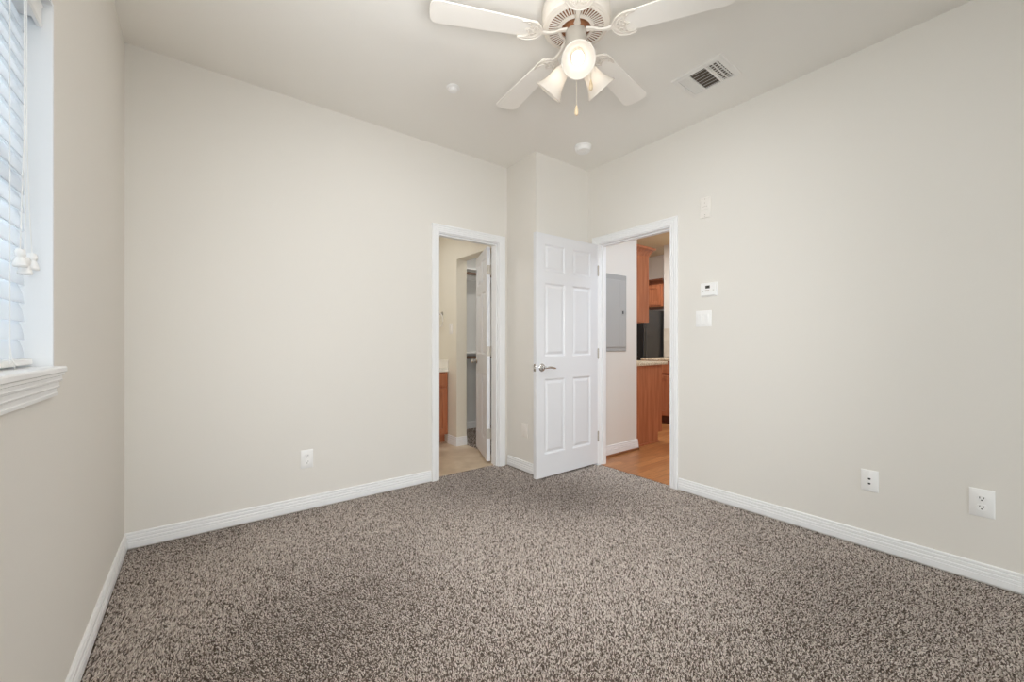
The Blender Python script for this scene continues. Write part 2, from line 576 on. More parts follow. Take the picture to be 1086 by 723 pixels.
# door jambs (liners with stops) and casings
def jamb(name, P, u0, u1, d0, d1, stop0, stop1, z1):
    b = MB()
    t = 0.016
    for (ua, ub, za, zb) in ((u0 - t, u0, -0.012, z1 + t), (u1, u1 + t, -0.012, z1 + t), (u0, u1, z1, z1 + t)):
        b.box(P(ua, d0, za), P(ub, d1, zb))
    s = 0.011
    for (ua, ub, za, zb) in ((u0, u0 + s, -0.012, z1), (u1 - s, u1, -0.012, z1), (u0 + s, u1 - s, z1 - s, z1)):
        b.box(P(ua, stop0, za), P(ub, stop1, zb))
    return struct(b.build(name, M['trim'], bevel=0.0015))


PA = lambda u, d, z: (u, YB - d, z)
PB = lambda u, d, z: (XR - d, u, z)
JR = 0.004
jamb('trim_bathroom_jamb', PA, A0 + 0.012, A1 - 0.012, 0.0, -(YBo - YB), -0.02, -0.068, DH - 0.014)
jamb('trim_bedroom_jamb', PB, B0 + 0.012, B1 - 0.012, 0.0, -(XRo - XR), -0.04, -0.085, DH - 0.014)
casing('trim_bathroom_casing', PA, A0 + 0.006, A1 - 0.006, -0.012, DH - 0.008)
casing('trim_bedroom_casing', PB, B0 + 0.006, B1 - 0.006, -0.012, DH - 0.008)
PBo = lambda u, d, z: (XRo + d, u, z)
casing('trim_hall_casing', PBo, B0 + 0.006, B1 - 0.006, -0.006, DH - 0.008)

# ------------------------------------------------------------------ carpet pile
def tufts(name, X0, X1, Y0, Y1, keep, sp, label, seed):
    rng = np.random.default_rng(seed)
    gx, gy = np.meshgrid(np.arange(X0, X1, sp), np.arange(Y0, Y1, sp))
    gx = (gx + rng.uniform(-.45, .45, gx.shape) * sp).ravel()
    gy = (gy + rng.uniform(-.45, .45, gy.shape) * sp).ravel()
    k = keep(gx, gy)
    gx, gy = gx[k], gy[k]
    n = len(gx)
    # broad swathes where feet and the vacuum cleaner laid the pile another way
    f = np.zeros(n)
    for _ in range(9):
        kx, ky, ph, am = rng.uniform(-4.2, 4.2), rng.uniform(-4.2, 4.2), rng.uniform(0, 6.28), rng.uniform(.4, 1)
        f += am * np.sin(kx * gx + ky * gy + ph)
    f /= 2.6
    ang = rng.uniform(0, 2 * np.pi, n)
    lean = rng.uniform(0.001, 0.0075, n)
    lx = np.cos(ang) * lean + 0.607 * 0.0075 * f
    ly = np.sin(ang) * lean + 0.794 * 0.0075 * f
    h = rng.uniform(0.004, 0.0098, n)
    r0 = rng.uniform(0.0020, 0.0030, n)
    tw = rng.uniform(0, 2 * np.pi, n)
    V = np.zeros((n, 7, 3))
    for j in range(3):
        a = tw + j * 2 * np.pi / 3
        V[:, j, 0] = gx + r0 * np.cos(a)
        V[:, j, 1] = gy + r0 * np.sin(a)
        V[:, j, 2] = -0.0125
        a2 = a + 0.8
        V[:, 3 + j, 0] = gx + lx * .45 + 1.05 * r0 * np.cos(a2)
        V[:, 3 + j, 1] = gy + ly * .45 + 1.05 * r0 * np.sin(a2)
        V[:, 3 + j, 2] = -0.0125 + h * .72
    V[:, 6, 0] = gx + lx
    V[:, 6, 1] = gy + ly
    V[:, 6, 2] = -0.0125 + h
    T = np.array([(0, 1, 4), (0, 4, 3), (1, 2, 5), (1, 5, 4), (2, 0, 3), (2, 3, 5), (3, 4, 6), (4, 5, 6), (5, 3, 6)])
    F = (np.arange(n)[:, None, None] * 7 + T[None]).reshape(-1)
    me = bpy.data.meshes.new(name)
    me.vertices.add(n * 7)
    me.vertices.foreach_set('co', V.reshape(-1).astype(np.float32))
    nf = len(F) // 3
    me.loops.add(nf * 3)
    me.loops.foreach_set('vertex_index', F.astype(np.int32))
    me.polygons.add(nf)
    me.polygons.foreach_set('loop_start', np.arange(0, nf * 3, 3, dtype=np.int32))
    me.update(calc_edges=True)
    me.materials.append(M['carpet'])
    o = bpy.data.objects.new(name, me)
    COL.objects.link(o)
    return tag(o, label, 'carpet', kind='stuff')


def keep_bed(x, y):
    room = (x > XL + 0.014) & (x < XR - 0.014) & (y < YB - 0.014) & ~((x > XC - 0.014) & (y > YC - 0.014))
    doorA = (x > A0 + 0.014) & (x < A1 - 0.014) & (y >= YB - 0.014) & (y < 3.075 + 0.012 * np.sin(x * 40))
    doorB = (x >= XR - 0.014) & (x < 2.93) & (y > B0 + 0.014) & (y < B1 - 0.014)
    z = 0.607 * x + 0.794 * y
    return (room | doorA | doorB) & (z > 0.75)


tufts('carpet_pile', XL, 2.94, -1.0, 3.09, keep_bed, 0.0062, 'taupe speckled cut pile carpet covering the bedroom floor', 3)
tufts('carpet_pile', 2.335, 3.3, 2.78, 4.6, lambda x, y: (x > 2.335), 0.012, 'taupe carpet on the closet floor behind the ajar bathroom door', 5)


# ------------------------------------------------------------------ six-panel doors
def door_leaf(W, Ht, T):
    """face in the XZ plane, x 0..W, z 0..Ht, thickness along +Y; moulded panels both sides"""
    b = MB()
    m_, mid = W * 0.122, W * 0.122
    pw = (W - 2 * m_ - mid) / 2
    k = Ht / 2.01
    cols = [(m_, m_ + pw), (m_ + pw + mid, W - m_)]
    rows = [(0.185 * k, 0.81 * k), (0.995 * k, 1.605 * k), (1.70 * k, 1.925 * k)]
    xs = sorted({0, W, *[x for c in cols for x in c]})
    zs = sorted({0, Ht, *[z for r in rows for z in r]})
    rings = [(0.0, 0.0), (0.006, 0.0035), (0.012, 0.009), (0.022, 0.0095), (0.040, 0.003), (0.043, 0.003)]
    for (y, s) in ((0, 1), (T, -1)):
        for i in range(len(xs) - 1):
            for j in range(len(zs) - 1):
                x0, x1, z0, z1 = xs[i], xs[i + 1], zs[j], zs[j + 1]
                if (x0, x1) in cols and (z0, z1) in rows:
                    vs, fs = [], []
                    for q, d in rings:
                        vs += [(x0 + q, y + s * d, z0 + q), (x1 - q, y + s * d, z0 + q), (x1 - q, y + s * d, z1 - q), (x0 + q, y + s * d, z1 - q)]
                    for r in range(len(rings) - 1):
                        for c in range(4):
                            fs.append((r * 4 + c, r * 4 + (c + 1) % 4, r * 4 + 4 + (c + 1) % 4, r * 4 + 4 + c))
                    l = (len(rings) - 1) * 4
                    fs.append((l, l + 1, l + 2, l + 3))
                    b.add(vs, fs)
                else:
                    b.add([(x0, y, z0), (x1, y, z0), (x1, y, z1), (x0, y, z1)], [(0, 1, 2, 3)])
    for i in range(len(xs) - 1):
        for z in (0, Ht):
            b.add([(xs[i], 0, z), (xs[i + 1], 0, z), (xs[i + 1], T, z), (xs[i], T, z)], [(0, 1, 2, 3)])
    for j in range(len(zs) - 1):
        for x in (0, W):
            b.add([(x, 0, zs[j]), (x, 0, zs[j + 1]), (x, T, zs[j + 1]), (x, T, zs[j])], [(0, 1, 2, 3)])
    return b


def leaf_obj(W, Ht, T, parent, name='leaf'):
    import bmesh
    o = door_leaf(W, Ht, T).build(name, M['door'], parent, fix=False, smooth=False)
    bm = bmesh.new()
    bm.from_mesh(o.data)
    bmesh.ops.remove_doubles(bm, verts=bm.verts, dist=1e-5)
    bmesh.ops.recalc_face_normals(bm, faces=bm.faces)
    bm.to_mesh(o.data)
    bm.free()
    return o


ROTX = Matrix.Rotation(R(90), 4, 'X')          # lathe axis z -> -y


def lever(parent, x, z, T, sgn, both=True):
    """rose plus lever, on the y=0 face (and the far face); sgn = lever direction along x"""
    for side in ((0, -1), (T, 1)) if both else ((0, -1),):
        y0, s = side
        b = MB()
        Tm = Matrix.Translation((x, y0, z)) @ Matrix.Rotation(R(90 if s < 0 else -90), 4, 'X')
        b.lathe([(0.0, 0.0), (0.033, 0.0), (0.033, 0.004), (0.028, 0.009), (0.014, 0.012), (0.012, 0.040), (0.0, 0.040)], 28, Tm)
        pts = [(x - sgn * 0.006, y0 + s * 0.044, z), (x + sgn * 0.02, y0 + s * 0.046, z + 0.002), (x + sgn * 0.06, y0 + s * 0.045, z + 0.001),
               (x + sgn * 0.10, y0 + s * 0.042, z - 0.006), (x + sgn * 0.118, y0 + s * 0.040, z - 0.009)]
        b.tube(pts, [0.011, 0.0105, 0.0085, 0.008, 0.006], 12)
        tag(b.build('lever_handle', M['nickel'], parent), 'satin nickel lever handle')


def hinge(parent, x, y, z, sx, h=0.09):
    b = MB()
    n = 5
    for k in range(n):
        b.lathe([(0.0, z - h / 2 + k * h / n + 0.0006), (0.0065, z - h / 2 + k * h / n + 0.0006), (0.0065, z - h / 2 + (k + 1) * h / n - 0.0006), (0.0, z - h / 2 + (k + 1) * h / n - 0.0006)], 12, Matrix.Translation((x, y, 0)))
    b.lathe([(0.0, z - h / 2 - 0.006), (0.004, z - h / 2 - 0.004), (0.004, z + h / 2 + 0.004), (0.0, z + h / 2 + 0.006)], 10, Matrix.Translation((x, y, 0)))
    return b


# bedroom door: hinged at the left jamb of the right-hand doorway, swung wide open into the room
d1 = struct(empty('door_1', (XR - 0.758, 2.490, 0.0)))
tag(d1, 'open white six-panel bedroom door with lever handle', 'door')
L1 = 0.745
lf = leaf_obj(L1, 2.005, 0.035, d1)
lf.location = (0, 0, 0.012)
lever(d1, 0.062, 0.915, 0.035, 1)
b = MB()
b.box((-0.0015, 0.005, 0.885), (0.0005, 0.030, 0.945))
b.box((-0.009, 0.011, 0.902), (0.001, 0.024, 0.928))
tag(b.build('latch_plate', M['nickel'], d1, bevel=0.002), 'nickel latch plate on the door edge')
for z in (0.26, 1.02, 1.78):
    b = hinge(d1, L1 + 0.006, -0.004, z, 1)
    b.box((L1 - 0.0005, 0.0, z - 0.045), (L1 + 0.0012, 0.030, z + 0.045))
    b.build('hinge', M['hinge'], d1)

# bathroom door: hinged at the right jamb, swung inward past square
ang = math.atan2(0.92, 0.39)
d2 = struct(empty('door_2', (2.150, 3.142, 0.0), ang))
tag(d2, 'narrow white six-panel bathroom door swung inward, edge on', 'door')
lf = leaf_obj(0.598, 2.005, 0.035, d2)
lf.location = (0, 0.0, 0.012)
# knob near the free end
for (y0, s) in ((0.035, 1), (0.0, -1)):
    b = MB()
    Tm = Matrix.Translation((0.54, y0, 0.93)) @ Matrix.Rotation(R(90 if s < 0 else -90), 4, 'X')
    b.lathe([(0.0, 0.0), (0.030, 0.0), (0.030, 0.004), (0.024, 0.010), (0.011, 0.014), (0.011, 0.030), (0.022, 0.036), (0.027, 0.046), (0.024, 0.058), (0.012, 0.064), (0.0, 0.065)], 24, Tm)
    tag(b.build('door_knob', M['nickel'], d2), 'round nickel door knob')
for z in (0.27, 1.04, 1.80):
    b = MB()
    b.box((-0.0018, 0.003, z - 0.045), (0.0, 0.034, z + 0.045))
    for q in (-0.03, 0.0, 0.03):
        b.lathe([(0.0, 0.0), (0.004, 0.0), (0.003, 0.0012), (0.0, 0.0014)], 10, Matrix.Translation((-0.0018, 0.018 + (0.005 if q == 0 else -0.004), z + q)) @ Matrix.Rotation(R(-90), 4, 'Y'))
    k = hinge(d2, -0.005, -0.004, z, 1)
    b.add(k.v, k.f)
    # leaf screwed to the jamb
    ci, si = math.cos(-ang), math.sin(-ang)
    b.box((0.0, 0.0, z - 0.045), (0.0015, 0.034, z + 0.045), Matrix.Translation((-0.004, -0.004, 0)) @ Matrix.Rotation(-ang + R(180), 4, 'Z') @ Matrix.Translation((-0.0085, 0, 0)))
    b.build('hinge', M['hinge'], d2)

# ------------------------------------------------------------------ left window with its blind
wn = struct(empty('window_1', (XL, (W0 + W1) / 2, WZ0)))
tag(wn, 'tall window behind the closed white blind', 'window')
WT = Matrix.Translation((-XL, -(W0 + W1) / 2, -WZ0))
b = MB()
t = 0.010
xa, xb = XL - 0.11, XL - 0.0005
for (ya, yb, za, zb) in ((W1 - t, W1, WZ0, WZ1), (W0, W0 + t, WZ0, WZ1), (W0 + t, W1 - t, WZ1 - t, WZ1)):
    b.box((xa, ya, za), (xb, yb, zb), WT)
b.build('jamb_liner', M['reveal'], wn)
b = MB()
xf0, xf1 = XL - 0.155, XL - 0.105
fw = 0.045
zc = (WZ0 + WZ1) / 2
for (ya, yb, za, zb) in ((W1 - fw, W1, WZ0, WZ1), (W0, W0 + fw, WZ0, WZ1), (W0 + fw, W1 - fw, WZ1 - fw, WZ1), (W0 + fw, W1 - fw, WZ0, WZ0 + fw), (W0 + fw, W1 - fw, zc - 0.022, zc + 0.022)):
    b.box((xf0, ya, za), (xf1, yb, zb), WT)
b.build('window_frame', M['white'], wn, bevel=0.003)
b = MB()
b.box((XL - 0.132, W0 + fw, WZ0 + fw), (XL - 0.128, W1 - fw, zc - 0.022), WT)
b.box((XL - 0.132, W0 + fw, zc + 0.022), (XL - 0.128, W1 - fw, WZ1 - fw), WT)
b.build('window_glass', M['glass'], wn)
# stool (inner sill) and the stepped moulding below it
b = MB()
b.box((XL - 0.105, W0, WZ0 - 0.016), (XL, W1, WZ0 + 0.001), WT)
prof = [(0.0, WZ0 + 0.001), (0.022, WZ0 + 0.001), (0.025, WZ0 - 0.003), (0.025, WZ0 - 0.013), (0.022, WZ0 - 0.016), (0.0, WZ0 - 0.016)]
ya, yb = W0 - 0.02, W1 + 0.005
vs = [(XL + d, ya, z) for d, z in prof] + [(XL + d, yb, z) for d, z in prof]
n = len(prof)
b.add(vs, [(k, (k + 1) % n, n + (k + 1) % n, n + k) for k in range(n)] + [tuple(range(n)), tuple(range(2 * n - 1, n - 1, -1))], WT)
b.build('window_stool', M['trim'], wn)
prof = [(0.0, 0.0), (0.021, 0.0), (0.021, -0.007), (0.0165, -0.009), (0.0165, -0.017), (0.018, -0.019), (0.0165, -0.024), (0.012, -0.026), (0.012, -0.036), (0.0135, -0.038), (0.012, -0.042), (0.0075, -0.044), (0.0075, -0.054), (0.0095, -0.056), (0.0085, -0.064), (0.0, -0.066)]
vs = []
for (yy, s) in ((ya, 1), (yb, -1)):
    vs += [(XL + d, yy + s * (0.025 - d), WZ0 - 0.016 + z) for d, z in prof]
n = len(prof)
b = MB()
b.add(vs, [(k, (k + 1) % n, n + (k + 1) % n, n + k) for k in range(n)] + [tuple(range(n)), tuple(range(2 * n - 1, n - 1, -1))], WT)
b.build('window_apron', M['trim'], wn)

bl = tag(empty('window_blind', (XL - 0.06, (W0 + W1) / 2, WZ1 - 0.012)), 'white slatted blind hanging closed in the window above the stepped sill', 'blind')
BT = Matrix.Translation((-(XL - 0.06), -(W0 + W1) / 2, -(WZ1 - 0.012)))
by0, by1 = W0 + 0.016, W1 - 0.016
b = MB()
b.box((XL - 0.085, by0, WZ1 - 0.062), (XL - 0.030, by1, WZ1 - 0.013), BT)
b.build('headrail', M['white'], bl, bevel=0.003)
b = MB()
# valance: moulded board in front of the headrail
vp = [(0.0, 0.0), (0.008, 0.0), (0.012, 0.006), (0.010, 0.012), (0.010, 0.052), (0.013, 0.058), (0.010, 0.066), (0.0, 0.066)]
vs = [(XL - 0.030 + d, yy, WZ1 - 0.080 + z) for yy in (by0 - 0.003, by1 + 0.003) for d, z in vp]
n = len(vp)
b.add(vs, [(k, (k + 1) % n, n + (k + 1) % n, n + k) for k in range(n)] + [tuple(range(n)), tuple(range(2 * n - 1, n - 1, -1))], BT)
b.build('valance', M['white'], bl)
b = MB()
zt, pitch = WZ1 - 0.085, 0.0488
nsl = int((zt - (WZ0 + 0.045)) / pitch) + 1
tilt = R(77)
for k in range(nsl):
    zc_ = zt - k * pitch
    vs = []
    m_ = 6
    for side in (0, 1):
        for q in range(m_ + 1):
            s = -0.0265 + 0.053 * q / m_
            cr_ = 0.0026 * (1 - (s / 0.0265) ** 2) + (0.0028 if side else 0.0)
            # closed slat: outer edge up, room edge down
            x_ = s * math.cos(tilt) + cr_ * math.sin(tilt)
            z_ = -s * math.sin(tilt) + cr_ * math.cos(tilt)
            vs.append((XL - 0.060 + x_, z_ + zc_ - 0.0))
    poly = vs[:m_ + 1] + list(reversed(vs[m_ + 1:]))
    n = len(poly)
    V = [(x_, by0, z_) for x_, z_ in poly] + [(x_, by1, z_) for x_, z_ in poly]
    b.add(V, [(q, (q + 1) % n, n + (q + 1) % n, n + q) for q in range(n)] + [tuple(range(n)), tuple(range(2 * n - 1, n - 1, -1))], BT)
b.build('slat_panel', M['slat'], bl)
zb = zt - (nsl - 1) * pitch - 0.036
b = MB()
b.box((XL - 0.085, by0, zb - 0.008), (XL - 0.036, by1, zb + 0.008), BT)
b.build('bottom_rail', M['white'], bl, bevel=0.003)
for yy in (by1 - 0.175, by0 + 0.16):
    for xx in (XL - 0.034, XL - 0.086):
        b = MB()
        b.tube([(xx, yy, WZ1 - 0.06), (xx, yy, zb)], 0.0009, 6, BT)
        b.build('ladder_string', M['white'], bl)
    # loose end of the ladder string below the rail
    b = MB()
    b.tube([(XL - 0.034, yy, zb + 0.045), (XL - 0.031, yy - 0.004, zb + 0.02), (XL - 0.027, yy + 0.004, zb - 0.002), (XL - 0.026, yy - 0.002, zb - 0.016), (XL - 0.028, yy - 0.008, zb - 0.018)], 0.0011, 6, BT)
    b.build('ladder_string', M['white'], bl)
for (dy, zt_, dx) in ((0.176, 1.334, 0.0), (0.160, 1.318, 0.004), (0.098, 1.338, 0.002)):
    b = MB()
    xx = XL - 0.018 + dx
    yq = by1 - dy
    b.tube([(XL - 0.016, by1 - 0.15 + 0.2 * (0.15 - dy), WZ1 - 0.075), (XL - 0.016, by1 - 0.15 + 0.25 * (0.15 - dy), 1.62), (xx, by1 - 0.15 + 0.6 * (0.15 - dy), 1.45), (xx, yq, zt_)], 0.0012, 6, BT)
    b.build('lift_cord', M['white'], bl)
    b = MB()
    b.lathe([(0.0, zt_ + 0.004), (0.007, zt_ + 0.003), (0.0095, zt_ - 0.004), (0.0095, zt_ - 0.012), (0.0075, zt_ - 0.016), (0.011, zt_ - 0.026), (0.0135, zt_ - 0.036), (0.012, zt_ - 0.040), (0.0, zt_ - 0.040)], 18, BT @ Matrix.Translation((xx, yq, 0)))
    b.build('cord_tassel', M['white'], bl)

# added window in the unseen part of the left wall, lets fill light in
w3 = struct(empty('added_window_left', (XL - 0.13, (V0 + V1) / 2, WZ0)))
hv, hz = (V1 - V0) / 2, WZ1 - WZ0
b = MB()
for (ya_, yb_, za_, zb_) in ((-hv, -hv + 0.045, 0, hz), (hv - 0.045, hv, 0, hz), (-hv + 0.045, hv - 0.045, hz - 0.045, hz), (-hv + 0.045, hv - 0.045, 0, 0.045), (-hv + 0.045, hv - 0.045, hz / 2 - 0.02, hz / 2 + 0.02)):
    b.box((-0.025, ya_, za_), (0.025, yb_, zb_))
b.build('window_frame', M['white'], w3, bevel=0.003)
b = MB()
b.box((-0.002, -hv + 0.045, 0.045), (0.002, hv - 0.045, hz / 2 - 0.02))
b.box((-0.002, -hv + 0.045, hz / 2 + 0.02), (0.002, hv - 0.045, hz - 0.045))
b.build('window_glass', M['glass'], w3)
b = MB()
b.box((0.027, -hv - 0.016, -0.016), (0.16, hv + 0.016, 0.001))
b.build('window_stool', M['trim'], w3, bevel=0.003)

# added window, unseen behind the camera, made to let fill light in
wr = struct(empty('added_window_rear', (1.25, YR - 0.07, 0.35)))
b = MB()
for (xa_, xb_, za, zb_) in ((-0.1, -0.05, 0.35, 2.3), (2.55, 2.6, 0.35, 2.3), (-0.05, 2.55, 2.25, 2.3), (-0.05, 2.55, 0.35, 0.40), (1.225, 1.275, 0.40, 2.25)):
    b.box((xa_ - 1.25, -0.05, za - 0.35), (xb_ - 1.25, 0.05, zb_ - 0.35))
b.build('window_frame', M['white'], wr, bevel=0.003)
b = MB()
b.box((-1.30, -0.004, 0.05), (-0.025, 0.0, 1.90))
b.box((0.025, -0.004, 0.05), (1.30, 0.0, 1.90))
b.build('window_glass', M['glass'], wr)

# ------------------------------------------------------------------ ceiling fan
FX, FY = 1.364, 1.300
fan = tag(empty('ceiling_fan', (FX, FY, H)), 'white five-blade ceiling fan with lit three-lamp fitting', 'ceiling fan')
Z = lambda z: z - H
b = MB()
b.lathe([(0.0, 0.0), (0.082, 0.0), (0.082, -0.012), (0.070, -0.040), (0.048, -0.052), (0.048, -0.062), (0.0, -0.062)], 40)
b.build('canopy', M['fanwhite'], fan)
b = MB()
b.lathe_open([(0.030, -0.058), (0.090, -0.060), (0.135, -0.075), (0.153, -0.105), (0.155, -0.150), (0.150, -0.166), (0.154, -0.172), (0.150, -0.182), (0.139, -0.188), (0.134, -0.188), (0.134, -0.176), (0.030, -0.080)], 56)
b.build('motor_housing', M['fanwhite'], fan)
b = MB()
b.lathe([(0.0, -0.165), (0.1335, -0.165), (0.1335, -0.186), (0.0, -0.186)], 48)
b.build('motor', M['tan'], fan)
b = MB()
nb = 54
for k in range(nb):
    a = 2 * math.pi * k / nb
    hw = 0.20 * 2 * math.pi / nb
    pl = [(0.080 * math.cos(a - hw * 1.15), 0.080 * math.sin(a - hw * 1.15)), (0.128 * math.cos(a - hw), 0.128 * math.sin(a - hw)), (0.128 * math.cos(a + hw), 0.128 * math.sin(a + hw)), (0.080 * math.cos(a + hw * 1.15), 0.080 * math.sin(a + hw * 1.15))]
    b.prism(pl, -0.192, -0.1895)
b.lathe_open([(0.126, -0.193), (0.137, -0.190), (0.137, -0.180), (0.126, -0.180)], 60)
b.lathe_open([(0.068, -0.194), (0.081, -0.193), (0.081, -0.180), (0.068, -0.180)], 60)
b.build('vent_grille', M['fanwhite'], fan)
b = MB()
b.lathe([(0.0, -0.170), (0.052, -0.170), (0.054, -0.190), (0.051, -0.204), (0.0, -0.204)], 40)
b.build('flywheel', M['tan'], fan)
b = MB()
b.lathe([(0.0, -0.200), (0.046, -0.200), (0.048, -0.206), (0.048, -0.312), (0.044, -0.318), (0.0, -0.318)], 40)
b.build('switch_housing', M['fangrey'], fan)
b = MB()
b.lathe([(0.0, -0.314), (0.036, -0.314), (0.050, -0.322), (0.052, -0.336), (0.046, -0.354), (0.030, -0.368), (0.016, -0.374), (0.010, -0.382), (0.0, -0.386)], 40)
b.build('light_fitter', M['fanwhite'], fan)


def blade_mesh():
    pts = []
    r0, r1, w0, w1, rc = 0.185, 0.655, 0.050, 0.069, 0.034
    pts += [(r0 + 0.012, -w0), (r1 - rc, -w1)]
    for q in range(1, 6):
        a = -math.pi / 2 + math.pi / 2 * q / 5
        pts.append((r1 - rc + rc * math.cos(a), -w1 + rc + rc * math.sin(a)))
    pts.append((r1 + 0.004, 0.0))
    for q in range(0, 6):
        a = math.pi / 2 * q / 5
        pts.append((r1 - rc + rc * math.cos(a), w1 - rc + rc * math.sin(a)))
    pts += [(r0 + 0.012, w0), (r0, w0 - 0.012), (r0, -w0 + 0.012)]
    b = MB()
    b.prism(pts, -0.003, 0.003)
    return b


def arm_mesh():
    b = MB()
    n = 22
    outer = [(0.232 - 0.070 * math.cos(a), 0.060 * math.sin(a)) for a in [R(-118) + R(236) * q / n for q in range(n + 1)]]
    inner = [(0.248 - 0.062 * math.cos(a), 0.050 * math.sin(a)) for a in [R(-104) + R(208) * q / n for q in range(n + 1)]]
    b.strip(outer, inner, -0.0105, -0.0035)
    # raised rim
    b.tube([(x, y, -0.0105) for x, y in outer], 0.0030, 6)
    # inner scalloped edge and scrolls
    sc = [(0.262, -0.050), (0.240, -0.047), (0.222, -0.034), (0.216, -0.018), (0.224, -0.006), (0.236, 0.0), (0.224, 0.006), (0.216, 0.018), (0.222, 0.034), (0.240, 0.047), (0.262, 0.050)]
    b.tube([(x, y, -0.008) for x, y in sc], 0.0036, 6)
    for s in (-1, 1):
        sp = []
        for q in range(15):
            a = R(200) - R(440) * q / 14
            rr = 0.013 * (1 - 0.75 * q / 14)
            sp.append((0.198 + rr * math.cos(a), s * (0.020 + rr * math.sin(a)), -0.010))
        b.tube(sp, 0.0028, 6)
        b.tube([(0.176, s * 0.004, -0.009), (0.184, s * 0.020, -0.010), (0.196, s * 0.036, -0.010), (0.214, s * 0.046, -0.009)], 0.0030, 6)
    b.prism([(0.165, -0.012), (0.214, -0.006), (0.222, 0.0), (0.214, 0.006), (0.165, 0.012)], -0.010, -0.0035)
    # screws
    for (x, y) in ((0.206, 0.0), (0.232, 0.044), (0.232, -0.044)):
        b.lathe([(0.0, -0.0145), (0.004, -0.0135), (0.005, -0.010), (0.0, -0.010)], 10, Matrix.Translation((x, y, 0)))
    # curved arm to the flywheel
    path = [(0.048, 0.0, 0.022), (0.075, 0.0, 0.016), (0.105, 0.0, 0.002), (0.135, 0.0, -0.006), (0.172, 0.0, -0.007)]
    vs, fs = [], []
    ws = [0.016, 0.012, 0.0095, 0.010, 0.014]
    for (x, y, z), w_ in zip(path, ws):
        vs += [(x, -w_, z + 0.001), (x, -w_ * 0.6, z - 0.005), (x, w_ * 0.6, z - 0.005), (x, w_, z + 0.001), (x, w_ * 0.6, z + 0.004), (x, -w_ * 0.6, z + 0.004)]
    for s in range(len(path) - 1):
        for k in range(6):
            fs.append((s * 6 + k, s * 6 + (k + 1) % 6, s * 6 + 6 + (k + 1) % 6, s * 6 + 6 + k))
    fs += [tuple(range(6)), tuple(range(len(vs) - 1, len(vs) - 7, -1))]
    b.add(vs, fs)
    return b


bl0 = None
for k in range(5):
    az = R(11.6 + 72 * k)
    if k == 0:
        bl0 = blade_mesh().build('blade', M['blade'], fan, bevel=0.0015)
        am0 = arm_mesh().build('blade_arm', M['fanwhite'], bl0)
        o = bl0
    else:
        o = copy_tree(bl0, fan)
    o.matrix_local = Matrix.Translation((0, 0, Z(2.515))) @ Matrix.Rotation(az, 4, 'Z') @ Matrix.Rotation(R(-5), 4, 'X')

sh0 = None
# bell shade, mouth at +z of its own frame
ex = [(0.023, 0.0), (0.030, 0.006), (0.034, 0.020), (0.0375, 0.040), (0.043, 0.062), (0.051, 0.082), (0.061, 0.099), (0.0700, 0.112), (0.0725, 0.116)]
inn = [(r - 0.0032, z + (0.001 if i else 0.003)) for i, (r, z) in enumerate(ex)]
for k in range(3):
    az = R(228 + 120 * k)
    d = Vector((math.cos(az) * math.sin(R(45)), math.sin(az) * math.sin(R(45)), -math.cos(R(45))))
    start = Vector((math.cos(az) * 0.062, math.sin(az) * 0.062, Z(2.390)))
    Tm = Matrix.Translation(start) @ d.to_track_quat('Z', 'Y').to_matrix().to_4x4()
    if sh0 is None:
        b = MB()
        b.lathe_open(ex + list(reversed(inn)), 40)
        sh0 = b.build('lamp_shade', M['shade'], fan)
        b = MB()
        b.lathe([(0.0, -0.040), (0.012, -0.040), (0.014, -0.018), (0.024, -0.012), (0.026, 0.006), (0.022, 0.008), (0.016, 0.022), (0.0, 0.022)], 24)
        b.build('socket', M['fanwhite'], sh0)
        b = MB()
        b.lathe([(0.0, 0.018), (0.013, 0.020), (0.014, 0.034), (0.019, 0.048), (0.0255, 0.064), (0.0265, 0.074), (0.023, 0.087), (0.014, 0.096), (0.0, 0.099)], 28)
        b.build('bulb', M['bulb'], sh0)
        o = sh0
    else:
        o = copy_tree(sh0, fan)
    o.matrix_local = Tm

for k in range(3):                      # the light each bulb sends out of its shade
    az = R(228 + 120 * k)
    pd = bpy.data.lights.new('bulb_light', 'SPOT')
    pd.energy, pd.shadow_soft_size, pd.color = LAMP_W, 0.05, LAMP_C
    pd.spot_size, pd.spot_blend = R(152), 0.75
    po = bpy.data.objects.new('bulb_light', pd)
    rr = 0.062 + 0.118 * math.sin(R(45))
    po.location = (FX + math.cos(az) * rr, FY + math.sin(az) * rr, 2.390 - 0.118 * math.cos(R(45)))
    po.rotation_euler = Vector((math.cos(az), math.sin(az), -1)).to_track_quat('-Z', 'Y').to_euler()
    COL.objects.link(po)

for (dx, dy, za, zf) in ((0.010, 0.006, 2.36, 2.205), (0.054, -0.042, 2.42, 2.315)):
    b = MB()
    n = int((za - zf) / 0.0045)
    for q in range(n):
        z = za - q * 0.0045
        b.lathe([(0.0, z + 0.0019), (0.0016, z + 0.0011), (0.0016, z - 0.0011), (0.0, z - 0.0019)], 6, Matrix.Translation((dx, dy, -H)))
    b.tube([(dx, dy, Z(za)), (dx, dy, Z(zf))], 0.0007, 5)
    ch = b.build('pull_chain', M['chain'], fan)
    b = MB()
    b.lathe([(0.0, zf + 0.004), (0.003, zf + 0.002), (0.0055, zf - 0.008), (0.0085, zf - 0.022), (0.0095, zf - 0.032), (0.0075, zf - 0.041), (0.003, zf - 0.045), (0.0, zf - 0.045)], 16, Matrix.Translation((dx, dy, -H)))
    tag(b.build('fob', M['fob'], ch), 'pale wooden teardrop fob')

